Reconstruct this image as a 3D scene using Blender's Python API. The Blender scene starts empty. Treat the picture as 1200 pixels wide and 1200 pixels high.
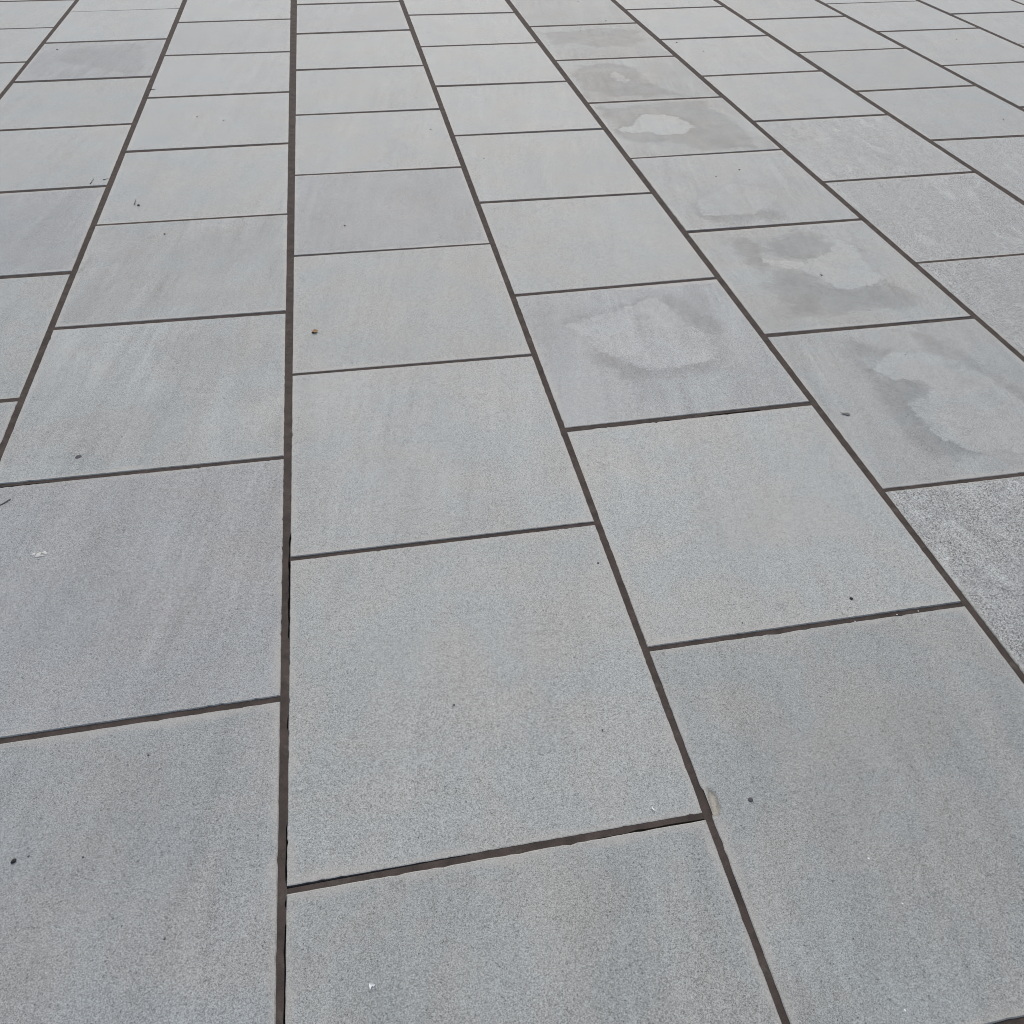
import bpy, math, random
import numpy as np

# ---------------------------------------------------------------- survey of the paving (metres)
CAM_H = 1.5
FOCAL_PX, PITCH, YAW, ROLL = 982.47/1200, 0.751216, 0.198245, -0.020161
LINES = [-1.8179, -1.0502, -0.2621, 0.528, 1.3216, 2.1239, 2.9181, 3.7075, 4.5124, 5.2729]
JOINTS = {0: [(7.5327, 7.5327), (6.7421, 6.7421), (5.9415, 5.9415)],
 1: [(7.1632, 7.1724), (6.3551, 6.3643), (5.5441, 5.5533), (4.7411, 4.7504), (3.9354, 3.9446), (3.1327, 3.1321), (2.3142, 2.3142)],
 2: [(6.7714, 6.7808), (5.9757, 5.9686), (5.1606, 5.1666), (4.3569, 4.3612), (3.5398, 3.532), (2.7239, 2.7144), (1.9059, 1.9033), (1.084, 1.091)],
 3: [(7.2014, 7.2109), (6.3895, 6.399), (5.5733, 5.5638), (4.7686, 4.7591), (3.9498, 3.9404), (3.1384, 3.1289), (2.3155, 2.3061), (1.4999, 1.4977),
     (0.6831, 0.6844)],
 4: [(6.7911, 6.783), (5.9747, 5.9771), (5.1549, 5.1454), (4.3482, 4.3387), (3.5247, 3.5152), (2.7042, 2.7137), (1.8975, 1.9026), (1.0818, 1.0818),
     (0.2629, 0.2629)],
 5: [(6.3814, 6.391), (5.5635, 5.5663), (4.7471, 4.75), (3.923, 3.9326), (3.1079, 3.1176), (2.2965, 2.2954), (1.4904, 1.4847)],
 6: [(6.7644, 6.774), (5.9452, 5.9547), (5.1361, 5.1456), (4.3359, 4.3409), (3.5164, 3.5259), (2.71, 2.7153)],
 7: [(6.3808, 6.3903), (5.5347, 5.5441), (4.7396, 4.7491), (3.9427, 3.9358)],
 8: [(6.7627, 6.7717), (5.9572, 5.9614), (5.1461, 5.1558), (4.3492, 4.3492)],
 9: [(6.3511, 6.3602), (5.5435, 5.5435)]}
STAINS = {(1, 1): {'D': [[(-1.6278, 6.1492), (-1.5465, 6.2593), (-1.3873, 6.2639), (-1.2595, 6.2726), (-1.1872, 6.214), (-1.138, 5.725), (-1.1698, 5.6026),
                 (-1.3333, 5.7079), (-1.4427, 5.8298), (-1.5718, 5.8466), (-1.6426, 5.9665)]]},
 (2, 4): {'D': [[(-0.6548, 3.4512), (-0.4684, 3.4227), (-0.4321, 3.1687), (-0.5382, 2.9781), (-0.6274, 2.8035), (-0.7461, 2.8375),
                 (-0.6827, 3.0677)]]},
 (2, 5): {'D': [[(-0.6718, 2.5568), (-0.5866, 2.6659), (-0.4953, 2.6654), (-0.4658, 2.5234), (-0.4783, 2.3008), (-0.5441, 2.1759), (-0.6264, 2.1465),
                 (-0.6692, 2.0113), (-0.728, 2.0212), (-0.7429, 2.124), (-0.6795, 2.2875)]]},
 (2, 7): {'D': [[(-0.6012, 1.0333), (-0.4759, 1.0111), (-0.4654, 0.9063), (-0.5022, 0.8227), (-0.5277, 0.7366), (-0.5599, 0.6695), (-0.5935, 0.6276),
                 (-0.6134, 0.7005), (-0.6045, 0.8126)]]},
 (3, 8): {'D': [[(0.2918, 0.6396), (0.3464, 0.6338), (0.3463, 0.5791), (0.3099, 0.5336), (0.2608, 0.521), (0.2271, 0.5061), (0.2105, 0.5301),
                 (0.2606, 0.5794)]]},
 (4, 5): {'D': [[(1.055, 2.6448), (1.1002, 2.6184), (1.14, 2.5092), (1.1838, 2.3955), (1.1774, 2.3536), (1.1264, 2.3789), (1.0984, 2.4179),
                 (1.0859, 2.4907), (1.061, 2.5587)],
                [(0.662, 2.5054), (0.7699, 2.5323), (0.9161, 2.5854), (1.0002, 2.6096), (1.0146, 2.5941), (0.9049, 2.5468), (0.7944, 2.5194),
                 (0.6892, 2.4664)],
                [(0.7349, 2.2941), (0.8059, 2.2357), (0.8507, 2.1826), (0.9036, 2.1589), (0.9986, 2.1584), (1.1138, 2.1855), (1.0868, 2.114),
                 (0.9814, 2.1091), (0.8797, 2.1111), (0.8029, 2.0806), (0.771, 2.1436), (0.7337, 2.2245)]],
          'L': [[(0.663, 2.4706), (0.7633, 2.5067), (0.9075, 2.5555), (0.9935, 2.588), (1.037, 2.6037), (1.0519, 2.5601), (1.0753, 2.5014),
                 (1.0924, 2.4275), (1.1308, 2.3782), (1.1307, 2.3275), (1.1377, 2.2607), (1.1138, 2.1855), (1.0475, 2.1732), (0.9643, 2.1595),
                 (0.9036, 2.1589), (0.8507, 2.1826), (0.8059, 2.2357), (0.7496, 2.2838), (0.7258, 2.3436), (0.7317, 2.3836), (0.6912, 2.437)]]},
 (4, 7): {'D': [[(0.6915, 0.6999), (0.8369, 0.7586), (0.9021, 0.6899), (0.7935, 0.603), (0.685, 0.573), (0.6735, 0.6119)]],
          'L': [[(0.5802, 0.6412), (0.6537, 0.6536), (0.6853, 0.6098), (0.6636, 0.5451), (0.6147, 0.5006), (0.623, 0.4414), (0.6075, 0.3764),
                 (0.5524, 0.3543), (0.5374, 0.4224), (0.5576, 0.5258)],
                [(0.5795, 0.7267), (0.6399, 0.7671), (0.6897, 0.7994), (0.7168, 0.8195), (0.7215, 0.8112), (0.6465, 0.7612), (0.5874, 0.7221)]]},
 (5, 0): {'D': [[(1.4002, 6.2033), (1.6295, 6.2303), (1.8707, 6.2853), (2.0392, 6.2082), (2.0318, 5.9375), (1.8887, 5.8265), (1.6874, 5.8266),
                 (1.5595, 5.9445), (1.4086, 5.9123)]]},
 (5, 1): {'D': [[(1.4601, 5.4294), (1.6474, 5.4727), (1.7601, 5.3902), (1.7878, 5.0452), (1.9215, 4.7915), (1.7168, 4.8194), (1.477, 4.852),
                 (1.3907, 4.9986), (1.3675, 5.2673)]],
          'L': [[(1.5927, 5.2375), (1.626, 5.2976), (1.6522, 5.2725), (1.6698, 5.1955), (1.6839, 5.1205), (1.6385, 5.0652), (1.6055, 5.131)]]},
 (5, 2): {'D': [[(1.3666, 4.654), (1.5722, 4.6702), (1.8359, 4.7251), (1.9841, 4.6741), (1.9848, 4.5099), (2.0292, 4.3894), (2.0094, 4.0729),
                 (2.0062, 3.9741), (1.7247, 3.9663), (1.5972, 4.1319), (1.4489, 4.1033), (1.3618, 4.2161), (1.3754, 4.3984)]],
          'L': [[(1.393, 4.3421), (1.4825, 4.3698), (1.5235, 4.4742), (1.5778, 4.5232), (1.6488, 4.5277), (1.6948, 4.5155), (1.7451, 4.4573),
                 (1.7787, 4.3828), (1.7885, 4.2863), (1.725, 4.2291), (1.6577, 4.1997), (1.5877, 4.2174), (1.5247, 4.2575), (1.4498, 4.2603),
                 (1.3998, 4.2831)]]},
 (5, 3): {'D': [[(1.4524, 3.3655), (1.4706, 3.3347), (1.4687, 3.2503), (1.547, 3.2298), (1.6437, 3.2313), (1.7294, 3.2622), (1.7915, 3.2362),
                 (1.7604, 3.1652), (1.6171, 3.1658), (1.4829, 3.1863), (1.4423, 3.2565)]],
          'L': [[(1.4633, 3.3414), (1.4713, 3.2575), (1.5502, 3.238), (1.6467, 3.2385), (1.7338, 3.2726), (1.782, 3.2932), (1.8331, 3.3423),
                 (1.8528, 3.4933), (1.7265, 3.5612), (1.5306, 3.4458)]]},
 (5, 4): {'D': [[(1.5829, 2.9181), (1.679, 3.001), (1.7745, 3.0392), (1.8431, 3.0165), (1.8718, 2.9358), (1.8301, 2.8458), (1.7575, 2.8125),
                 (1.6778, 2.803), (1.6069, 2.836)],
                [(1.5409, 2.7325), (1.6377, 2.7383), (1.6933, 2.6773), (1.7097, 2.6036), (1.7724, 2.5441), (1.8803, 2.5726), (1.9495, 2.5657),
                 (1.985, 2.4813), (1.9635, 2.4086), (1.8061, 2.3967), (1.6147, 2.4091), (1.4634, 2.3974), (1.4847, 2.4664), (1.4835, 2.5997)],
                [(1.4709, 3.033), (1.5968, 2.99), (1.5898, 2.9216), (1.5516, 2.8823), (1.5536, 2.7621), (1.506, 2.7484), (1.4709, 2.8948)]],
          'L': [[(1.5567, 2.8815), (1.5824, 2.8288), (1.6732, 2.7928), (1.7676, 2.8109), (1.83, 2.839), (1.8893, 2.9214), (1.8901, 2.9732),
                 (1.9517, 2.9165), (1.9469, 2.8209), (1.934, 2.7132), (1.9316, 2.6193), (1.8822, 2.5763), (1.7847, 2.5481), (1.7342, 2.5699),
                 (1.7092, 2.6238), (1.703, 2.6758), (1.6476, 2.7368), (1.5733, 2.759), (1.5455, 2.8171)]]},
 (5, 5): {'D': [[(1.5821, 2.1222), (1.601, 2.0507), (1.6113, 1.996), (1.6881, 1.9769), (1.722, 1.9262), (1.7054, 1.885), (1.6568, 1.8683),
                 (1.6257, 1.8613), (1.6141, 1.8211), (1.6133, 1.7174), (1.6364, 1.6584), (1.6899, 1.6044), (1.582, 1.5932), (1.5209, 1.6349),
                 (1.518, 1.7445), (1.5289, 1.8591), (1.5396, 1.9948), (1.5511, 2.1413), (1.5914, 2.2207), (1.6778, 2.1632), (1.7092, 2.1296),
                 (1.6248, 2.0876)],
                [(1.7918, 2.2479), (1.831, 2.2265), (1.8384, 2.1228), (1.9101, 2.0758), (1.9378, 1.9889), (1.9567, 1.894), (1.9785, 1.809),
                 (2.0013, 1.6983), (2.0316, 1.74), (2.0016, 1.8424), (1.9744, 1.9696), (1.9525, 2.0901), (1.9013, 2.2002)]],
          'L': [[(1.611, 2.0694), (1.6538, 2.1036), (1.7132, 2.1219), (1.7623, 2.121), (1.8193, 2.1047), (1.8684, 2.0756), (1.9014, 2.022),
                 (1.9258, 1.9576), (1.9456, 1.8895), (1.9709, 1.7981), (1.9864, 1.6778), (1.9013, 1.5605), (1.7243, 1.5902), (1.6781, 1.6086),
                 (1.6364, 1.6584), (1.6133, 1.7174), (1.6099, 1.7749), (1.6169, 1.8326), (1.6257, 1.8613), (1.6568, 1.8683), (1.6983, 1.8861),
                 (1.7258, 1.9193), (1.7214, 1.952), (1.6881, 1.9769), (1.6444, 1.9841), (1.6146, 2.002), (1.6018, 2.0372)]]}}
CHIP = [(0.5462, 0.7404), (0.5508, 0.7341), (0.5575, 0.7238), (0.5581, 0.7093), (0.5558, 0.692), (0.5482, 0.6812), (0.5406, 0.6791), (0.5354, 0.6834),
 (0.5377, 0.6988), (0.5407, 0.716)]
LINE_CRACKS = [(1.258, 1.583), (1.002, 1.047), (0.695, 0.817), (0.646, 0.665), (0.459, 0.636)]
DEBRIS = {'drop': [(-0.8591, 1.6174)],
 'dspeck': [(-0.7112, 0.8262), (-0.6149, 0.8073), (-0.4549, 0.6365), (-0.5283, 0.6708), (0.0873, 1.0118), (0.492, 1.3573), (-0.7284, 2.0727),
            (0.7719, 1.1167), (0.564, 1.0662), (0.695, 0.4283), (-0.7568, 3.412), (-0.0448, 3.3814), (-0.7472, 4.8119), (-0.609, 4.7335),
            (1.4299, 3.8002), (1.8044, 3.7135), (1.6639, 3.6511), (1.9057, 6.4699), (1.66, 6.2322), (1.8464, 7.0479), (2.2242, 5.8613),
            (2.3318, 5.6454), (3.5001, 4.1807), (4.1676, 5.7034), (0.6367, 4.024), (0.4315, 4.4577), (-1.7017, 6.1967), (1.7452, 2.1072),
            (1.7176, 2.6735), (-0.5253, 1.0004), (0.3792, 0.8985), (0.6872, 2.2835)],
 'gum': [(-0.8332, 1.9977), (0.6202, 0.6995)],
 'leaf': [(-0.1788, 2.5611)],
 'pebble': [(-0.7349, 0.8214), (1.056, 1.1421)],
 'scrap': [(1.3892, 1.8303)],
 'seed': [(-0.8964, 3.7152)],
 'twig': [[(-1.0016, 1.8207), (-0.9925, 1.8258), (-0.9838, 1.8334), (-0.9747, 1.8437)], [(-0.9129, 3.7221), (-0.9146, 3.7508), (-0.9144, 3.7759)],
          [(-1.0857, 4.0157), (-1.0724, 4.0235), (-1.0619, 4.0259)], [(-1.04, 5.3025), (-1.0244, 5.3049), (-1.0132, 5.3065)],
          [(-1.1333, 3.9762), (-1.1311, 4.0), (-1.1293, 4.0388)]],
 'white': [(-0.1167, 0.5008), (0.4288, 0.7147)],
 'wspeck': [(0.7886, 0.552), (0.7248, 0.3108), (0.8386, 1.2932), (-0.5365, 1.2997), (-0.0217, 0.838), (0.808, 0.4664), (0.1402, 2.9557),
            (1.0319, 1.0753), (1.1388, 1.0775), (1.194, 1.0784)]}

# slab key = (column, index of its far joint)
TONE = {(1,-1):1.02,(1,0):1.03,(1,1):.82,(1,2):.97,(1,3):1.02,(1,4):.90,(1,5):1.0,
        (2,-1):1.03,(2,0):.95,(2,1):1.03,(2,2):1.04,(2,3):1.04,(2,4):.98,(2,5):1.04,(2,6):.97,(2,7):.97,
        (3,-1):.96,(3,0):.95,(3,1):1.03,(3,2):1.02,(3,3):1.03,(3,4):.905,(3,5):1.02,(3,6):1.11,(3,7):1.09,(3,8):.99,
        (4,-1):1.05,(4,0):1.05,(4,1):1.05,(4,2):1.05,(4,3):1.04,(4,4):1.05,(4,5):1.0,(4,6):1.12,(4,7):.95,
        (5,-1):.82,(5,0):.84,(5,1):.85,(5,2):.90,(5,3):.98,(5,4):.98,(5,5):.98,(5,6):.97,
        (6,-1):.99,(6,0):1.0,(6,1):1.01,(6,2):.98,(6,3):.95,(6,4):.95,(6,5):.95,
        (7,-1):.93,(7,0):.95,(7,1):.91,(7,2):.92,(7,3):.94,(8,-1):.96,(8,0):.96,(8,1):.96,(8,2):.96,(9,0):.96,(9,1):.95}
GRIT = {(5,6):1.0,(6,5):.9,(6,4):.8,(6,3):.68,(7,3):.55}
PLUM = {(2,6):.22,(2,7):.08,(1,4):.08}
BLUE = {(1,1):1.0,(3,6):.2,(1,4):.8,(2,0):.6,(2,6):.3,(2,7):.2,(3,0):.8,(3,4):.9,(4,5):.9,(2,1):.4}

sc = bpy.context.scene
COL = sc.collection
# ---------------------------------------------------------------- camera
cam = bpy.data.cameras.new('camera'); camo = bpy.data.objects.new('camera', cam); COL.objects.link(camo)
cam.sensor_fit = 'HORIZONTAL'; cam.sensor_width = 36.0; cam.lens = 36.0*FOCAL_PX
cam.clip_start = 0.02; cam.clip_end = 2000
fw = np.array([math.sin(YAW)*math.cos(PITCH), math.cos(YAW)*math.cos(PITCH), -math.sin(PITCH)])
r0 = np.array([math.cos(YAW), -math.sin(YAW), 0.0]); d0 = np.cross(fw, r0)
rt = math.cos(ROLL)*r0 + math.sin(ROLL)*d0; dn = -math.sin(ROLL)*r0 + math.cos(ROLL)*d0
from mathutils import Matrix
camo.matrix_world = Matrix(((rt[0], -dn[0], -fw[0], 0), (rt[1], -dn[1], -fw[1], 0), (rt[2], -dn[2], -fw[2], CAM_H), (0, 0, 0, 1)))
sc.camera = camo
# ---------------------------------------------------------------- sky, sun, exposure: bright overcast day, sun ahead
SUN_EL, SUN_AZ = math.radians(48), math.radians(12)       # azimuth clockwise from +Y
w = bpy.data.worlds.new('World'); sc.world = w; w.use_nodes = True
nt = w.node_tree; sky = nt.nodes.new('ShaderNodeTexSky'); sky.sky_type = 'NISHITA'; sky.sun_disc = False
sky.sun_elevation = SUN_EL; sky.sun_rotation = SUN_AZ; sky.dust_density = 3.0; sky.air_density = 1.0
bg = nt.nodes['Background']; bg.inputs[1].default_value = 0.10
nt.links.new(sky.outputs[0], bg.inputs[0])
sun = bpy.data.lights.new('sun', 'SUN'); sun.energy = 1.5; sun.angle = math.radians(110); sun.color = (1.0, 0.965, 0.90)
so = bpy.data.objects.new('sun', sun); COL.objects.link(so)
so.rotation_euler = (math.pi/2 - SUN_EL, 0, math.pi - SUN_AZ)
so.location = (0, 4, 6)
sc.view_settings.view_transform = 'Standard'; sc.view_settings.look = 'None'
sc.cycles.filter_width = 1.0
sc.view_settings.exposure = 0.38; sc.view_settings.gamma = 1.0; sc.view_settings.use_curve_mapping = False
# ---------------------------------------------------------------- helpers
rng = random.Random(7)
def link_mesh(name, verts, faces, mat, parent=None, smooth=False):
    me = bpy.data.meshes.new(name); me.from_pydata([tuple(v) for v in verts], [], faces)
    if smooth: me.polygons.foreach_set('use_smooth', [True]*len(me.polygons))
    me.materials.append(mat); me.update()
    o = bpy.data.objects.new(name, me); COL.objects.link(o)
    if parent: o.parent = parent
    return o
class NT:
    def __init__(s, name):
        s.m = bpy.data.materials.new(name); s.m.use_nodes = True; s.t = s.m.node_tree
        s.b = s.t.nodes['Principled BSDF']
    def n(s, kind, **kw):
        nd = s.t.nodes.new(kind)
        for k, v in kw.items(): setattr(nd, k, v)
        return nd
    def put(s, sock, v):
        if isinstance(v, bpy.types.NodeSocket): s.t.links.new(v, sock)
        elif v is not None: sock.default_value = v
    def math(s, op, a, b=None, c=None, clamp=False):
        nd = s.n('ShaderNodeMath', operation=op, use_clamp=clamp)
        for i, v in enumerate((a, b, c)):
            if v is not None: s.put(nd.inputs[i], v)
        return nd.outputs[0]
    def vmath(s, op, a, b=None):
        nd = s.n('ShaderNodeVectorMath', operation=op); s.put(nd.inputs[0], a)
        if b is not None: s.put(nd.inputs[1], b)
        return nd.outputs[0]
    def noise(s, vec, scale, detail=2.0, rough=.5, dist=0.0):
        nd = s.n('ShaderNodeTexNoise'); s.put(nd.inputs['Vector'], vec)
        nd.inputs['Scale'].default_value = scale; nd.inputs['Detail'].default_value = detail
        nd.inputs['Roughness'].default_value = rough; nd.inputs['Distortion'].default_value = dist
        return nd
    def ramp(s, v, a, b, lo=0.0, hi=1.0):
        nd = s.n('ShaderNodeMapRange', interpolation_type='SMOOTHSTEP')
        s.put(nd.inputs['Value'], v); s.put(nd.inputs['From Min'], a); s.put(nd.inputs['From Max'], b)
        s.put(nd.inputs['To Min'], lo); s.put(nd.inputs['To Max'], hi)
        return nd.outputs[0]
    def mix(s, f, a, b, blend='MIX'):
        nd = s.n('ShaderNodeMix', data_type='RGBA', blend_type=blend); s.put(nd.inputs[0], f)
        s.put(nd.inputs[6], a); s.put(nd.inputs[7], b); return nd.outputs[2]
    def prop(s, name):
        return s.n('ShaderNodeAttribute', attribute_type='OBJECT', attribute_name=name).outputs['Fac']
    def geo(s, name):
        return s.n('ShaderNodeAttribute', attribute_type='GEOMETRY', attribute_name=name).outputs['Fac']
    def scale(s, col, f):
        nd = s.n('ShaderNodeVectorMath', operation='SCALE'); s.put(nd.inputs[0], col); s.put(nd.inputs['Scale'], f); return nd.outputs[0]

def stone_material(stained):
    k = NT('grey_stone_stained' if stained else 'grey_stone')
    pos = k.n('ShaderNodeNewGeometry').outputs['Position']
    tone, grit, blue, seed = (k.prop(a) for a in ('tone', 'grit', 'blue', 'seed'))
    shift = k.n('ShaderNodeCombineXYZ'); k.put(shift.inputs[2], k.math('MULTIPLY', seed, 9.7)); k.put(shift.inputs[0], seed)
    P = k.vmath('ADD', pos, shift.outputs[0])
    cloud = k.noise(P, 2.2, 6, .58, .6).outputs['Fac']
    mott = k.noise(P, 11, 4, .6).outputs['Fac']
    rt_ = k.n('ShaderNodeVectorRotate', rotation_type='Z_AXIS'); k.put(rt_.inputs['Vector'], P); rt_.inputs['Angle'].default_value = math.radians(9); R9 = rt_.outputs[0]
    sq = k.vmath('MULTIPLY', R9, (9.0, 1.3, 1.0))
    streak = k.noise(sq, 1.0, 3, .55, .8).outputs['Fac']
    mid = k.noise(P, 60, 3, .6).outputs['Fac']
    fine = k.noise(P, 430, 2.0, .7).outputs['Fac']
    vor = k.n('ShaderNodeTexVoronoi', feature='F1'); k.put(vor.inputs['Vector'], P); vor.inputs['Scale'].default_value = 600
    cell = k.n('ShaderNodeSeparateColor'); k.put(cell.inputs[0], vor.outputs['Color'])
    rnd = cell.outputs[0]
    vor2 = k.n('ShaderNodeTexVoronoi', feature='F1'); k.put(vor2.inputs['Vector'], P); vor2.inputs['Scale'].default_value = 330
    cell2 = k.n('ShaderNodeSeparateColor'); k.put(cell2.inputs[0], vor2.outputs['Color'])
    def c(v, amp): return k.math('MULTIPLY', k.math('SUBTRACT', v, .5), amp)
    gr = k.math('MULTIPLY_ADD', grit, .9, 1.0)
    big = k.math('ADD', k.math('ADD', c(cloud, .22), c(mott, .10)), c(streak, .20))
    big = k.math('ADD', big, k.math('MULTIPLY', c(k.noise(k.vmath('MULTIPLY', R9, (36.0, 2.6, 1.0)), 1.0, 4, .62, .4).outputs['Fac'], .30), k.ramp(k.noise(P, 3.1, 3, .5).outputs['Fac'], .38, .62)))
    f = k.math('MULTIPLY_ADD', big, k.prop('mottle'), 1.0); f = k.math('ADD', f, c(mid, .12))
    # scuffs: short thin pale scratches and a few faint smudges
    rs = k.n('ShaderNodeVectorRotate', rotation_type='Z_AXIS'); k.put(rs.inputs['Vector'], P); rs.inputs['Angle'].default_value = math.radians(-34)
    scr = k.ramp(k.noise(k.vmath('MULTIPLY', rs.outputs[0], (150.0, 4.0, 1.0)), 1.0, 2, .5, .3).outputs['Fac'], .69, .76)
    f = k.math('ADD', f, k.math('MULTIPLY', k.math('MULTIPLY', scr, k.ramp(k.noise(P, 5.3, 3, .6).outputs['Fac'], .52, .68)), .13))
    vs_ = k.n('ShaderNodeTexVoronoi', feature='F1'); k.put(vs_.inputs['Vector'], P); vs_.inputs['Scale'].default_value = 4.2
    csm = k.n('ShaderNodeSeparateColor'); k.put(csm.inputs[0], vs_.outputs['Color'])
    smd = k.math('ADD', vs_.outputs['Distance'], c(k.noise(P, 38, 5, .7).outputs['Fac'], .22))
    f = k.math('SUBTRACT', f, k.math('MULTIPLY', k.math('MULTIPLY', k.ramp(smd, .11, .02), k.ramp(csm.outputs[0], .55, .9)), .13))
    fin = k.math('ADD', c(fine, 2.0), c(rnd, .85))
    dark = k.math('MULTIPLY', k.ramp(cell2.outputs[0], .94, .965), -.36)      # sparse dark minerals
    lite = k.math('MULTIPLY', k.ramp(cell2.outputs[1], .985, .995), .18)
    fin = k.math('ADD', fin, k.math('ADD', dark, lite))
    f = k.math('ADD', f, k.math('MULTIPLY', fin, k.math('MULTIPLY', gr, .82)))
    # flamed slabs: coarse pitted grain
    pit = k.noise(P, 210, 3, .7, .4).outputs['Fac']
    f = k.math('ADD', f, k.math('MULTIPLY', grit, k.math('MULTIPLY', k.ramp(pit, .47, .36), -.52)))
    f = k.math('ADD', f, k.math('MULTIPLY', grit, k.math('MULTIPLY', k.ramp(pit, .51, .64), .40)))
    pit2 = k.noise(P, 85, 4, .7, .3).outputs['Fac']
    f = k.math('ADD', f, k.math('MULTIPLY', grit, k.math('ADD', c(pit2, .75), k.math('MULTIPLY', k.ramp(k.noise(k.vmath('MULTIPLY', P, (11.0, 4.5, 1.0)), 1.0, 5, .68, 1.2).outputs['Fac'], .50, .70), .30))))
    # stains: signed distances to surveyed outlines, frayed by noise
    if stained:
        fr = c(k.noise(P, 17, 8, .72, .4).outputs['Fac'], .15)
        fr2 = c(k.noise(P, 7, 4, .6).outputs['Fac'], .12)
        sl = k.math('ADD', k.geo('light_patch'), fr)
        sd = k.math('ADD', k.math('ADD', k.geo('dark_patch'), fr), fr2)
        L = k.math('MULTIPLY', k.ramp(sl, .006, -.010), k.ramp(k.noise(P, 24, 5, .7).outputs['Fac'], .28, .50))
        rim = k.math('MULTIPLY', k.ramp(sl, -.004, .004), k.ramp(sl, .04, .002))
        Dk = k.math('MULTIPLY', k.ramp(sd, .035, -.03), k.ramp(sl, -.004, .004))
        mod = k.math('MULTIPLY', k.math('MULTIPLY', L, k.math('MULTIPLY_ADD', mott, .10, .035)), k.prop('pale'))
        mod = k.math('SUBTRACT', mod, k.math('MULTIPLY', rim, .035))
        mod = k.math('SUBTRACT', mod, k.math('MULTIPLY', Dk, k.math('MULTIPLY_ADD', k.math('ADD', mott, c(streak, .9)), .20, .03)))
        mod = k.math('MULTIPLY_ADD', mod, k.prop('stain'), 1.0)
        f = k.math('MULTIPLY', f, mod)
        sp = k.math('ADD', k.geo('spall'), c(k.noise(P, 110, 5, .7).outputs['Fac'], .016))
        spall = k.ramp(sp, .0010, -.0010); sprim = k.math('MULTIPLY', k.ramp(sp, -.007, -.002), k.ramp(sp, .005, .0))
        f = k.math('MULTIPLY', f, k.math('SUBTRACT', 1.0, k.math('MULTIPLY', sprim, .34)))
    f = k.math('MULTIPLY', f, tone)
    # colour: neutral grey with faint warm and cool clouds
    hue = k.noise(P, 4.5, 3, .55, .4).outputs['Fac']
    col = k.mix(k.ramp(hue, .35, .65), (.269, .290, .282, 1), (.286, .290, .272, 1))
    col = k.mix(k.math('MULTIPLY', blue, .55), col, (.268, .285, .291, 1))
    col = k.mix(k.prop('plum'), col, (.286, .281, .297, 1))
    grey = k.mix(k.math('MULTIPLY', grit, .8), col, (.280, .289, .279, 1))
    colr = k.scale(grey, f)
    # dusty, slightly creamy margin along the joints
    uv = k.n('ShaderNodeSeparateXYZ'); k.put(uv.inputs[0], k.n('ShaderNodeUVMap', uv_map='slab').outputs[0])
    u, v = uv.outputs[0], uv.outputs[1]
    du = k.math('MINIMUM', u, k.math('SUBTRACT', k.prop('span_x'), u)); dv = k.math('MINIMUM', v, k.math('SUBTRACT', k.prop('span_y'), v))
    ed = k.math('ADD', k.math('MINIMUM', du, dv), c(k.noise(P, 9, 4, .6).outputs['Fac'], .06))
    halo = k.math('MULTIPLY', k.ramp(ed, .022, -.004), .62)
    colr = k.mix(halo, colr, k.scale((.375, .358, .325), k.math('ADD', 1.0, c(fine, .7))))
    if stained: colr = k.mix(k.math('MULTIPLY', spall, .6), colr, k.scale((.36, .315, .24), k.math('MULTIPLY_ADD', sprim, -.35, k.math('ADD', .95, c(k.noise(P, 260, 4, .75).outputs['Fac'], 2.2)))))
    k.put(k.b.inputs['Base Color'], colr)
    k.put(k.b.inputs['Roughness'], k.math("ADD", .54, c(mott, .15)))
    k.b.inputs['Specular IOR Level'].default_value = .5
    h = k.math('ADD', k.math('MULTIPLY', fine, .5), k.math('MULTIPLY', mid, .5))
    h = k.math('ADD', h, k.math('MULTIPLY', grit, k.math('MULTIPLY', pit, 5.0)))
    bp = k.n('ShaderNodeBump'); bp.inputs['Strength'].default_value = .35; bp.inputs['Distance'].default_value = .0012
    k.put(bp.inputs['Height'], h); k.put(k.b.inputs['Normal'], bp.outputs[0])
    return k.m
def plain_material(name, col, var=.2, scale=400, rough=.9, detail=3, warm=None, sand=None):
    k = NT(name); pos = k.n('ShaderNodeNewGeometry').outputs['Position']
    a = k.noise(pos, scale, detail, .65).outputs['Fac']; b = k.noise(pos, scale*.06, 3, .6).outputs['Fac']
    f = k.math('ADD', 1.0, k.math('ADD', k.math('MULTIPLY', k.math('SUBTRACT', a, .5), var*2), k.math('MULTIPLY', k.math('SUBTRACT', b, .5), var*1.6)))
    base = k.mix(k.ramp(b, .3, .7), (*col, 1), (*(warm or col), 1))
    if sand:
        sn = k.noise(pos, 26, 6, .72).outputs['Fac']
        base = k.mix(k.math('MULTIPLY', k.ramp(sn, .54, .70), .75), base, (*sand, 1)); base = k.mix(k.math('MULTIPLY', k.ramp(sn, .42, .33), .5), base, (.03, .025, .022, 1))
    k.put(k.b.inputs['Base Color'], k.scale(base, f)); k.b.inputs['Roughness'].default_value = rough
    k.b.inputs['Specular IOR Level'].default_value = .25
    bp = k.n('ShaderNodeBump'); bp.inputs['Strength'].default_value = .4; bp.inputs['Distance'].default_value = .0015
    k.put(bp.inputs['Height'], a); k.put(k.b.inputs['Normal'], bp.outputs[0])
    return k.m
M_STONE = stone_material(False); M_STAIN = stone_material(True)
M_MORTAR = plain_material('brown_mortar', (.055, .0445, .0385), .5, 420, .92, 6, (.068, .053, .045), (.10, .088, .074))
M_BED = plain_material('dark_bedding_sand', (.03, .026, .022), .3, 300, .95)

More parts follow.
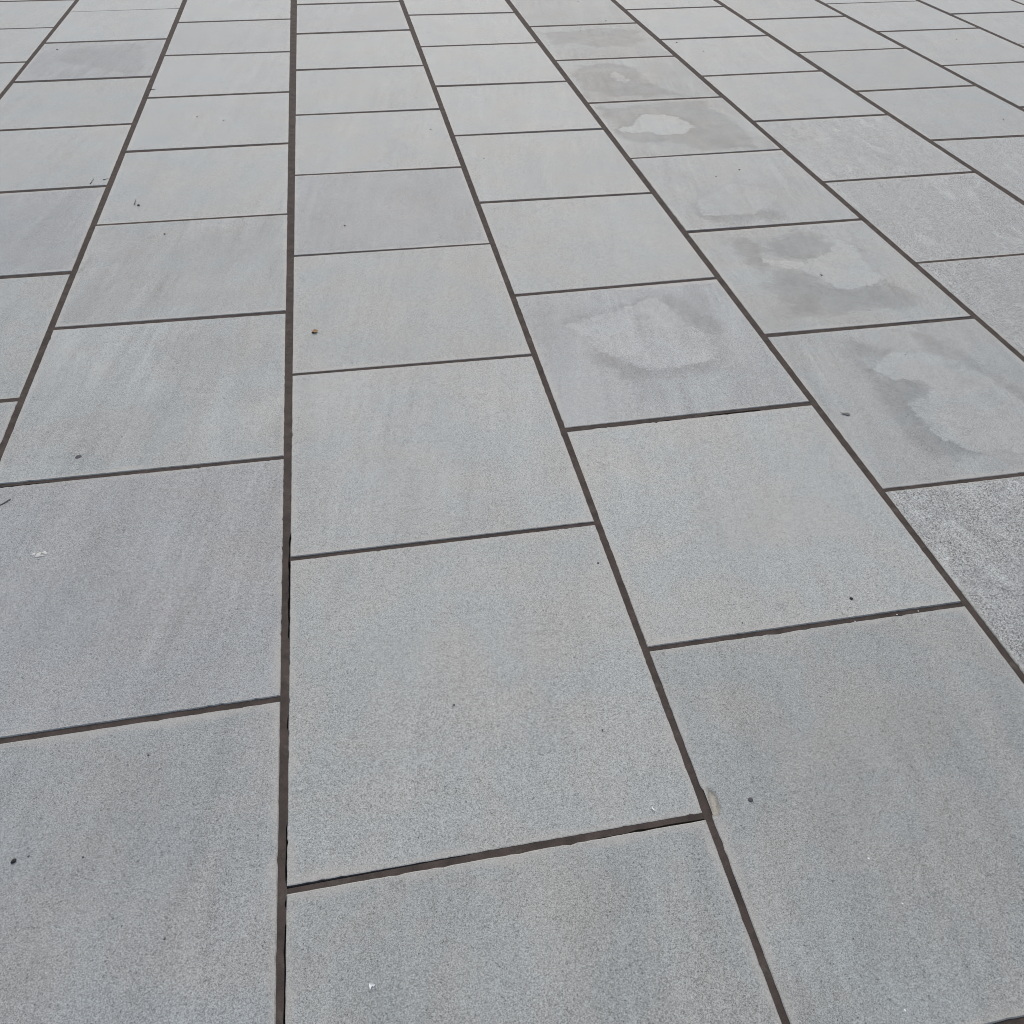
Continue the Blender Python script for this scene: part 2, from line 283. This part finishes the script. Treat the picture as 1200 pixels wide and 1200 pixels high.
# far ground beyond the surveyed slabs: same stone, joints left to the material
def far_ground_material():
    k = NT('distant_paving'); pos = k.n('ShaderNodeNewGeometry').outputs['Position']
    rot = k.n('ShaderNodeMapping'); rot.inputs['Rotation'].default_value = (0, 0, math.radians(90)); k.put(rot.inputs['Vector'], pos)
    br = k.n('ShaderNodeTexBrick'); k.put(br.inputs['Vector'], rot.outputs[0]); br.offset = .5
    br.inputs['Color1'].default_value = (.33, .34, .348, 1); br.inputs['Color2'].default_value = (.35, .352, .352, 1)
    br.inputs['Mortar'].default_value = (.074, .058, .053, 1); br.inputs['Scale'].default_value = 1.0
    br.inputs['Mortar Size'].default_value = .011; br.inputs['Brick Width'].default_value = .813; br.inputs['Row Height'].default_value = .79
    n_ = k.noise(pos, 3, 5, .6).outputs['Fac']
    k.put(k.b.inputs['Base Color'], k.scale(br.outputs['Color'], k.math('MULTIPLY_ADD', n_, .3, .85)))
    k.b.inputs['Roughness'].default_value = .5
    return k.m
g = 300.0
gr = link_mesh('ground', [(-g, -g, -.06), (g, -g, -.06), (g, g, -.06), (-g, g, -.06)], [(0, 1, 2, 3)], far_ground_material())
gr['kind'] = 'structure'; gr['label'] = 'grey paved ground running on beyond the slabs'

# ---------------------------------------------------------------- paving layout
XL = [LINES[0]-1.58, LINES[0]-.79] + LINES + [LINES[-1]+.79, LINES[-1]+1.58]
#        joint width of each column line: a + b*Y (the lines open out with distance)
WAB = {-2:(.009,.002), -1:(.009,.002), 0:(.009,.0025), 1:(.0105,.0031), 2:(.0125,.0043), 3:(.0115,.0028), 4:(.0138,.0033),
       5:(.0135,.0034), 6:(.014,.0038), 7:(.0135,.0038), 8:(.013,.0033), 9:(.010,.0028), 10:(.010,.002), 11:(.010,.002)}
def line_x(i): return XL[i+2]
def line_w(i, y): a, b = WAB[i]; return a + b*max(0.0, min(y, 9.0))
# a column c lies between line c-1 and line c
JW = {(1,0):.004,(2,5):.0165,(2,6):.013,(2,7):.0135,(2,4):.0135,(3,4):.015,(3,5):.0125,(3,6):.0135,(3,7):.0115,(3,8):.0145,
      (4,4):.0213,(4,5):.0175,(4,6):.016,(4,7):.0125,(5,3):.015,(5,4):.0215,(5,5):.0185,(5,6):.0135,(6,5):.013,(9,1):.006,(8,0):.014}
PITCH_Y = .8145
Y_FAR, Y_NEAR = 9.3, -.6
COLS = {}
for c in range(-1, 12):
    js = [(i, a, b) for i, (a, b) in enumerate(JOINTS.get(c, []))]
    if not js: y = 5.1 if c % 2 else 5.5; js = [(0, y, y)]
    while js[0][1] < Y_FAR: i, a, b = js[0]; js.insert(0, (i-1, a+PITCH_Y, b+PITCH_Y))
    while js[-1][1] > Y_NEAR: i, a, b = js[-1]; js.append((i+1, a-PITCH_Y, b-PITCH_Y))
    COLS[c] = js
def jw(c, i, y):
    return JW.get((c, i), (.0118 + .0030*y) * (.9 + .2*random.Random(c*31+i).random()))
def seen(x, y):                                    # within the view, with a margin of about half a slab
    p = np.array([x, y, -CAM_H]); z = p @ fw
    if z < .05: return False
    return abs(FOCAL_PX*(p @ rt)/z) < .5 and abs(FOCAL_PX*(p @ dn)/z) < .5

pav = link_mesh('pavement', [(XL[0]-.4, -1.6, -.034), (XL[-1]+.4, -1.6, -.034), (XL[-1]+.4, 10.6, -.034), (XL[0]-.4, 10.6, -.034)], [(0, 1, 2, 3)], M_BED)
pav['kind'] = 'structure'; pav['label'] = 'pavement of large grey stone slabs in staggered courses with brown mortar joints'

def seg_sdf(P, poly):
    A = np.array(poly); B = np.roll(A, -1, 0); d = np.full(len(P), 1e9); ins = np.zeros(len(P), bool)
    for a, b in zip(A, B):
        e = b-a; t = np.clip(((P-a) @ e)/(e @ e + 1e-12), 0, 1); q = P-a-t[:, None]*e
        d = np.minimum(d, np.hypot(q[:, 0], q[:, 1]))
        cr = ((a[1] > P[:, 1]) != (b[1] > P[:, 1])); ins ^= cr & (P[:, 0] < (b[0]-a[0])*(P[:, 1]-a[1])/(b[1]-a[1]+1e-12)+a[0])
    return np.where(ins, -d, d)

def ragged(n, amp, bite, r):
    """inward wear along an edge: fine waver with an occasional nick"""
    v = np.array([abs(r.gauss(0, amp)) for _ in range(n+1)])
    for _ in range(max(1, n//7)):
        if r.random() < .6: v[r.randrange(n+1)] += r.random()*bite
    v[0] = v[-1] = amp
    return v

def build_slab(c, i, corners, key, shown):
    """corners: near-left, near-right, far-right, far-left on the ground"""
    NL, NR, FR, FL = [np.array(p) for p in corners]
    ymid = (NL[1]+FL[1])/2
    r = random.Random(c*1009+i*37+5)
    stained = key in STAINS or key == (4, 7)
    near = ymid < 2.4
    n = (56 if stained and near else 36 if stained else 90 if ymid < 1.6 else 60 if near else 10) if shown else 2
    ts = np.linspace(0, 1, n+1); us = ts.copy(); vs = ts.copy()
    bev = .0018
    if key == (4, 7):                               # finer lines through the spalled corner
        cu = np.linspace(.0, .055, 14); us = np.unique(np.concatenate([us, cu]))
        cy = np.array(CHIP)[:, 1]; lo, hi = (cy.min()-NL[1])/(FL[1]-NL[1]), (cy.max()-NL[1])/(FL[1]-NL[1])
        vs = np.unique(np.concatenate([vs, np.linspace(lo-.02, hi+.02, 16)]))
    nu, nv = len(us), len(vs)
    amp = .0004 if shown else 0; bite = .0019 if near else .001
    wl, wr, wb, wt = (ragged(k-1, amp, bite, r) for k in (nv, nv, nu, nu))
    if key in ((3, 8), (4, 6), (4, 7), (2, 6)): wt = wt + ragged(nu-1, .0007, .004, r)*(.3+.7*np.clip(np.sin(us*9+c), 0, 1))
    if key == (4, 7):
        for j, v in enumerate(vs):
            t = (v-lo)/(hi-lo)
            if 0 < t < 1: wl[j] += .0085*math.sin(math.pi*t)**.8*(.75+.5*r.random())
    tilt = (r.gauss(0, .0009), r.gauss(0, .0009)); z0 = r.uniform(-.0009, .0009)
    W, Hh = float(NR[0]-NL[0]), float(FL[1]-NL[1])
    def P(u, v, ins):
        a = NL*(1-u)*(1-v)+NR*u*(1-v)+FR*u*v+FL*(1-u)*v
        return a
    verts = []; idx = {}
    for b, v in enumerate(vs):
        for a, u in enumerate(us):
            if not stained and a not in (0, nu-1) and b not in (0, nv-1): continue
            p = P(u, v, 0); e = bev
            x, y = p
            if a == 0: x += wl[b]+e
            if a == nu-1: x -= wr[b]+e
            if b == 0: y += wb[a]+e
            if b == nv-1: y -= wt[a]+e
            idx[(a, b)] = len(verts); verts.append([x, y, z0+tilt[0]*(u-.5)+tilt[1]*(v-.5)])
    loop = [(a, 0) for a in range(nu-1)] + [(nu-1, b) for b in range(nv-1)] + [(a, nv-1) for a in range(nu-1, 0, -1)] + [(0, b) for b in range(nv-1, 0, -1)]
    if stained: faces = [(idx[a, b], idx[a+1, b], idx[a+1, b+1], idx[a, b+1]) for b in range(nv-1) for a in range(nu-1)]
    else: faces = [tuple(idx[q] for q in loop)]
    rings = []
    for z, k in ((-.0016, 1.0), (-.0335, 1.0)):
        ring = []
        for a, b in loop:
            x, y, zz = verts[idx[a, b]]
            if a == 0: x -= bev
            if a == nu-1: x += bev
            if b == 0: y -= bev
            if b == nv-1: y += bev
            ring.append(len(verts)); verts.append([x, y, z0+z])
        rings.append(ring)
    base = [idx[q] for q in loop]; m = len(loop)
    for lo_, hi_ in ((base, rings[0]), (rings[0], rings[1])):
        for q in range(m): faces.append((lo_[q], hi_[q], hi_[(q+1) % m], lo_[(q+1) % m]))
    V = np.array(verts)
    if key == (4, 7):                               # the spall itself: a shallow scoop
        d = seg_sdf(V[:, :2], CHIP); top = V[:, 2] > -.01
        V[:, 2] -= np.where(top, .0017*np.clip(-d/.006, 0, 1)**.7, 0)
    o = link_mesh('slab', V, faces, M_STAIN if stained else M_STONE, pav)
    me = o.data
    uvl = me.uv_layers.new(name='slab'); li = np.empty(len(me.loops), int); me.loops.foreach_get('vertex_index', li)
    uv = np.column_stack([V[:, 0]-NL[0], V[:, 1]-NL[1]])[li].ravel(); uvl.data.foreach_set('uv', uv)
    if stained:
        S = STAINS.get(key, {})
        for kind, an in (('L', 'light_patch'), ('D', 'dark_patch')):
            d = np.full(len(V), 1.0)
            for poly in S.get(kind, []): d = np.minimum(d, seg_sdf(V[:, :2], poly))
            at = me.attributes.new(an, 'FLOAT', 'POINT'); at.data.foreach_set('value', d.astype(np.float32))
    if stained:
        at = me.attributes.new('spall', 'FLOAT', 'POINT'); at.data.foreach_set('value', (seg_sdf(V[:, :2], CHIP) if key == (4, 7) else np.full(len(V), 1.0)).astype(np.float32))
    o['tone'] = float(TONE.get(key, r.uniform(.97, 1.04))); o['grit'] = float(GRIT.get(key, 0.0)); o['plum'] = float(PLUM.get(key, 0.0)); o['blue'] = float(BLUE.get(key, r.choice((0, 0, .2))))
    o['pale'] = float({(5, 1): .45, (5, 2): .8, (5, 3): .28, (5, 4): .75, (5, 5): .75}.get(key, 1.0)); o['mottle'] = float(2.2 if key in ((4, 5), (1, 1), (5, 0), (5, 1), (5, 2)) else 1.7 if c == 5 and i < 6 else 2.0 if key in ((2, 4), (2, 5)) else 1.6 if key in ((2, 6), (2, 7), (1, 4)) else 1.4 if key in ((3, 4), (4, 7), (3, 8), (3, 6)) else .9)
    o['stain'] = float(1.7 if key == (5, 5) else 2.0 if c == 5 else 1.6 if key == (4, 5) else 1.1 if key == (1, 1) else .45 if key in ((2, 4), (2, 5)) else .32)
    o['seed'] = float(r.uniform(0, 40)); o['span_x'] = W; o['span_y'] = Hh
    if key in GRIT: o['label'] = 'coarse grained grey slab with a pitted surface'
    elif 'L' in STAINS.get(key, {}) and key != (4, 7): o['label'] = 'grey slab with a pale irregular water stain'
    elif key == (4, 7): o['label'] = 'grey slab with a chipped edge beside the joint'
    elif c == 5 and i in (-1, 0): o['label'] = 'darker grey slab'
    return o

def strip(name, cl, lo, ro, ztop, parent):
    """mortar strip: left and right edge polylines, top face and side faces down to the bed"""
    n = len(cl); verts = []; faces = []
    for (a, b, z) in zip(lo, ro, ztop): verts += [(a[0], a[1], -.0338), (a[0], a[1], z), (b[0], b[1], z), (b[0], b[1], -.0338)]
    for q in range(n-1):
        o = q*4
        for s in range(3): faces.append((o+s, o+4+s, o+5+s, o+1+s))
    return link_mesh(name, verts, [f[::-1] for f in faces], M_MORTAR, parent)

slab_count = 0; outer = []
for c, js in COLS.items():
    il, ir = c-1, c
    if il < -2 or ir > 11: continue
    def at(side, jy, sgn_w):
        li = il if side == 'l' else ir
        return line_x(li) + (1 if side == 'l' else -1)*line_w(li, jy)/2
    for (i, fl, fr), (i2, nl, nr) in zip(js[:-1], js[1:]):
        tf, tn = jw(c, i, fl)/2, jw(c, i2, nl)/2
        fl_, fr_, nl_, nr_ = fl-tf, fr-tf, nl+tn, nr+tn
        cor = [(at('l', nl_, 1), nl_), (at('r', nr_, 1), nr_), (at('r', fr_, 1), fr_), (at('l', fl_, 1), fl_)]
        pts = [np.array(p) for p in cor]
        shown = any(seen(*(pts[0]*(1-u)*(1-v)+pts[1]*u*(1-v)+pts[2]*u*v+pts[3]*(1-u)*v)) for u in np.linspace(0, 1, 9) for v in np.linspace(0, 1, 9))
        o = build_slab(c, i, cor, (c, i), shown)
        if shown: slab_count += 1
        else: outer.append(o)
    # cross joints of this column
    for (i, yl, yr) in js:
        t = jw(c, i, yl)/2; xl, xr = at('l', yl, 1), at('r', yr, 1)
        shown = seen(xl, yl) or seen(xr, yr) or seen((xl+xr)/2, (yl+yr)/2)
        n = 40 if (shown and yl < 2.6) else 6
        r = random.Random(c*77+i*13); lo, ro, zt, cl = [], [], [], []
        for q in range(n+1):
            f = q/n; x = xl-.0015+(xr-xl+.003)*f; y = yl+(yr-yl)*f
            up, dnn = t+.002, t+.002                                     # laps under the slab edges
            if (c, i) == (4, 6): dnn = t-(.0055 if .55 < f < .78 else .0015 if f > .12 and r.random() < .35 else -.002)
            if (c, i) == (5, 5): up = t-(.0045 if f > .62 else -.002)
            if (c, i) == (3, 8):
                if f < .45: up = t-.0035*(1-f/.45)-.001
                if f > .72: dnn = t-(.0045 if f > .82 else .002)*(.5+r.random()*.6)
            if (c, i) == (2, 6): dnn = t-(.003 if .0 < f < .22 else -.002)
            if (c, i) == (4, 7): dnn = t-(.0015 if f > .6 and r.random() < .4 else -.002)
            lo.append((x, y+up)); ro.append((x, y-dnn)); zt.append(-.0028+min(.0019, max(0, yl-.8)*.0011)+r.uniform(-.0003, .0003)); cl.append(x)
        o = strip('mortar_joint', cl, lo, ro, zt, pav)
        if not shown: outer.append(o)
for li in range(-1, 11):
    ys = np.arange(-.9, 9.8, .02); lo, ro, zt = [], [], []; r = random.Random(li*5+1)
    for y in ys:
        h = line_w(li, y)/2; a, b = h+.002, h+.002
        if li == 2:
            for q, (y0, y1) in enumerate(LINE_CRACKS):
                if y0 < y < y1: b = h-(.0048 if q == 0 else .0035)*(.55+.6*r.random())
        if li == 3 and CHIP[0][1]+.02 > y > min(p[1] for p in CHIP)-.01: b += .014
        lo.append((line_x(li)-a, float(y))); ro.append((line_x(li)+b, float(y))); zt.append(-.0022+min(.0016, max(0, float(y)-.8)*.001)+r.uniform(-.0003, .0003))
    strip('mortar_joint', list(ys), lo, ro, zt, pav)
# the slabs and joints out of view become two joined remainders
def join(objs, name, mat):
    V, F, off = [], [], 0
    for o in objs:
        me = o.data; V += [tuple(v.co) for v in me.vertices]; F += [tuple(x+off for x in p.vertices) for p in me.polygons]; off += len(me.vertices)
        bpy.data.objects.remove(o); bpy.data.meshes.remove(me)
    q = link_mesh(name, V, F, mat, pav); q['kind'] = 'stuff'; return q
os_l = [o for o in outer if o.name.startswith('slab')]; oj_l = [o for o in outer if o.name.startswith('mortar')]
os_ = join(os_l, 'outer_slabs', M_STONE)
for a, v in (('tone', 1.0), ('mottle', .9), ('grit', 0.0), ('blue', .1), ('seed', 3.0), ('span_x', 99.0), ('span_y', 99.0)): os_[a] = v
ol = os_.data.uv_layers.new(name='slab'); ol.data.foreach_set('uv', [50.0]*(2*len(os_.data.loops)))
join(oj_l, 'outer_joints', M_MORTAR)

# ---------------------------------------------------------------- small things lying on the slabs
def flat_mat(name, col, rough=.8, var=.25, sc_=600): return plain_material(name, col, var, sc_, rough)
M_GUM = flat_mat('old_gum', (.075, .072, .080), .7); M_PEB = flat_mat('black_grit', (.030, .032, .029), .75)
M_LEAF = flat_mat('dry_leaf', (.30, .19, .08), .7, .5, 300); M_LEAFD = flat_mat('leaf_stalk_dark', (.02, .012, .008), .8)
M_SCRAP = flat_mat('grey_leaf_scrap', (.15, .15, .142), .85); M_TWIG = flat_mat('grey_twig', (.16, .152, .135), .85)
M_WHITE = flat_mat('white_paper', (.80, .80, .78), .7, .05); M_DROP = flat_mat('bird_dropping', (.55, .55, .51), .85, .3, 900)
M_SPECK = flat_mat('dark_speck', (.10, .098, .096), .85)
def tag(o, label, cat, group=None):
    o['label'] = label; o['category'] = cat
    if group: o['group'] = group
    return o
def pebble(name, x, y, rx, ry, h, mat, seed, rot=0.0, rough=.18, seg=10):
    r = random.Random(seed); verts = [(0, 0, h)]; faces = []
    rows = ((.55, .86), (.9, .45), (1.0, .12), (.96, -.05))
    jit = [1+r.uniform(-rough, rough) for _ in range(seg)]
    for rr, zz in rows:
        for s in range(seg):
            a = 2*math.pi*s/seg; px, py = rx*rr*jit[s]*math.cos(a), ry*rr*jit[s]*math.sin(a)
            verts.append((px*math.cos(rot)-py*math.sin(rot), px*math.sin(rot)+py*math.cos(rot), max(-.0008, h*zz*(1+r.uniform(-.12, .12)))))
    for s in range(seg): faces.append((0, 1+s, 1+(s+1) % seg))
    for k in range(len(rows)-1):
        for s in range(seg): a = 1+k*seg+s; b = 1+k*seg+(s+1) % seg; faces.append((a, a+seg, b+seg, b))
    o = link_mesh(name, verts, faces, mat, smooth=True); o.location = (x, y, .0006); return o
def tube(name, pts, rad, mat, z=.0025, taper=.5):
    verts, faces = [], []; n = len(pts); S = 7
    for q, p in enumerate(pts):
        a = np.array(pts[max(0, q-1)]); b = np.array(pts[min(n-1, q+1)]); t = (b-a)/np.hypot(*(b-a)); nrm = np.array([-t[1], t[0]])
        rr = rad*(1-taper*q/(n-1))
        for s in range(S):
            an = 2*math.pi*s/S; verts.append((p[0]+nrm[0]*rr*math.cos(an), p[1]+nrm[1]*rr*math.cos(an), z*(1+.5*math.sin(q*2.1))*.5+rr+rr*math.sin(an)))
    for q in range(n-1):
        for s in range(S): a = q*S+s; b = q*S+(s+1) % S; faces.append((a, b, b+S, a+S))
    faces.append(tuple(range(S))[::-1]); faces.append(tuple(range((n-1)*S, n*S)))
    return link_mesh(name, verts, faces, mat, smooth=True)
def sheet(name, pts, thick, mat, lift=.0015, curl=.003):
    """small curled scrap with real thickness"""
    A = np.array(pts); ctr = A.mean(0); A = A-ctr; n = len(A); R = np.hypot(A[:, 0], A[:, 1]).max()
    verts, faces = [], []
    for zoff in (thick, 0.0):
        verts.append((0, 0, lift*.4+zoff))
        for f in (.5, 1.0):
            for p in A: d = np.hypot(*(p*f))/R; verts.append((p[0]*f, p[1]*f, lift*.4+zoff+curl*d*d*(1+.6*math.sin(3*math.atan2(p[1], p[0])+.7))*.6))
    m = 1+2*n
    for base, flip in ((0, 1), (m, -1)):
        for s in range(n):
            t = (s+1) % n
            for f_ in ((base, base+1+s, base+1+t), (base+1+s, base+1+n+s, base+1+n+t, base+1+t)): faces.append(f_[::flip])
    for s in range(n): t = (s+1) % n; faces.append((1+n+s, m+1+n+s, m+1+n+t, 1+n+t))
    o = link_mesh(name, verts, faces, mat); o.location = (ctr[0], ctr[1], .0008); return o

x, y = DEBRIS['leaf'][0]
lf = sheet('dry_leaf', [(x-.005, y-.006), (x+.002, y-.010), (x+.008, y-.007), (x+.012, y+.003), (x+.008, y+.011), (x+.001, y+.013), (x-.005, y+.007)], .0006, M_LEAF, .003, .005)
tag(lf, 'curled orange brown scrap of dry leaf with a dark stalk end', 'leaf')
stk = pebble('stalk', -.008, -.005, .0042, .0048, .0036, M_LEAFD, 3, .4); stk.parent = lf
x, y = DEBRIS['gum'][0]; tag(pebble('gum_spot', x, y, .0096, .0094, .0014, M_GUM, 11, .2, .12, 14), 'oval purple grey gum spot just above a cross joint at left', 'gum')
x, y = DEBRIS['gum'][1]; tag(pebble('gum_spot', x, y, .0048, .0052, .0010, M_GUM, 12, 0, .08, 14), 'small round grey gum spot to the right of the chipped slab edge', 'gum')
x, y = DEBRIS['pebble'][0]; tag(pebble('pebble', x, y, .0052, .0040, .003, M_PEB, 21, .5), 'shiny black pebble near the bottom left of the paving', 'pebble')
x, y = DEBRIS['pebble'][1]; tag(pebble('pebble', x, y, .0046, .0044, .003, M_PEB, 22, -.4), 'black pebble above the cross joint, beside the coarse grained slab', 'pebble')
x, y = DEBRIS['scrap'][0]
tag(sheet('leaf_scrap', [(x-.014, y+.009), (x-.008, y+.002), (x+.002, y-.005), (x+.010, y-.009), (x+.014, y-.002), (x+.009, y+.005), (x-.003, y+.006)], .0006, M_SCRAP, .001, .002), 'dark grey tadpole shaped leaf scrap on the stained slab', 'leaf scrap')
tw = ['thin curved twig at the left edge below a cross joint', 'tiny upright bit of twig beside a dark seed', 'short straw lying against the left side of a mortar joint', 'short straw lying against the right side of a mortar joint', 'small slanted twig bit above a cross joint near the left']
for k, pts in enumerate(DEBRIS['twig']):
    rad = (.0017, .0017, .0018, .002, .002)[k]
    tag(tube('twig', pts[::-1] if k == 0 else pts, rad, M_TWIG, .001, .45), tw[k], 'twig')
x, y = DEBRIS['seed'][0]; tag(pebble('seed', x, y, .0065, .0085, .0035, M_SPECK, 31, .1), 'dark seed lying beside a tiny upright twig', 'seed')
x, y = DEBRIS['drop'][0]
dr = pebble('bird_dropping', x, y, .0062, .0090, .0016, M_DROP, 41, -.5, .35, 12); tag(dr, 'white bird dropping on the large slab at left', 'bird dropping')
for k, (dx, dy, a, b) in enumerate(((.012, .006, .006, .005), (.017, .002, .004, .004), (-.012, .004, .0045, .005), (.009, -.004, .004, .003))):
    s = pebble('splash', dx, dy, a, b, .0012, M_DROP, 50+k, k, .3, 9); s.parent = dr; s.location = (dx, dy, 0)
wl = ('white folded paper flake near the bottom edge', 'white crescent flake above the cross joint near the chipped edge')
for k, (x, y) in enumerate(DEBRIS['white']):
    s = (.0042, .0036)[k]
    pts = [(x-s, y+s*1.1), (x+s*1.5, y+s*.3), (x+s*.9, y-s*.5), (x-s*.1, y+.0), (x-s*.7, y-s*1.5)] if k == 0 else [(x, y+s*1.3), (x-s*.7, y+s*.2), (x+s*.2, y-s*1.0), (x+s*1.1, y-s*1.5), (x+s*.4, y-s*.3)]
    tag(sheet('paper_flake', pts, .0005, M_WHITE, .001, .0015), wl[k], 'paper flake')
for k, (x, y) in enumerate(DEBRIS['wspeck']):
    s = .0021 if k < 2 else .0016
    tag(pebble('white_speck', x, y, s, s, .0014, M_WHITE, 60+k, k), 'tiny white speck lying on the grey paving', 'speck', 'tiny white specks on the slabs')
r = random.Random(5)
for k, (x, y) in enumerate(DEBRIS['dspeck']):
    s = (.0017 if y < 1.2 else .0021 if y < 2.5 else .0037)*r.uniform(.8, 1.25)
    tag(pebble('dark_speck', x, y, s, s*(1.1 if y < 2.5 else 1.4), s*.5, M_SPECK, 90+k, r.uniform(0, 3)), 'tiny dark speck of grit lying on the grey paving', 'speck', 'tiny dark specks of grit on the slabs')
print('slabs in view', slab_count, 'tris', sum(len(o.data.polygons)*2 for o in sc.objects if o.type == 'MESH'))
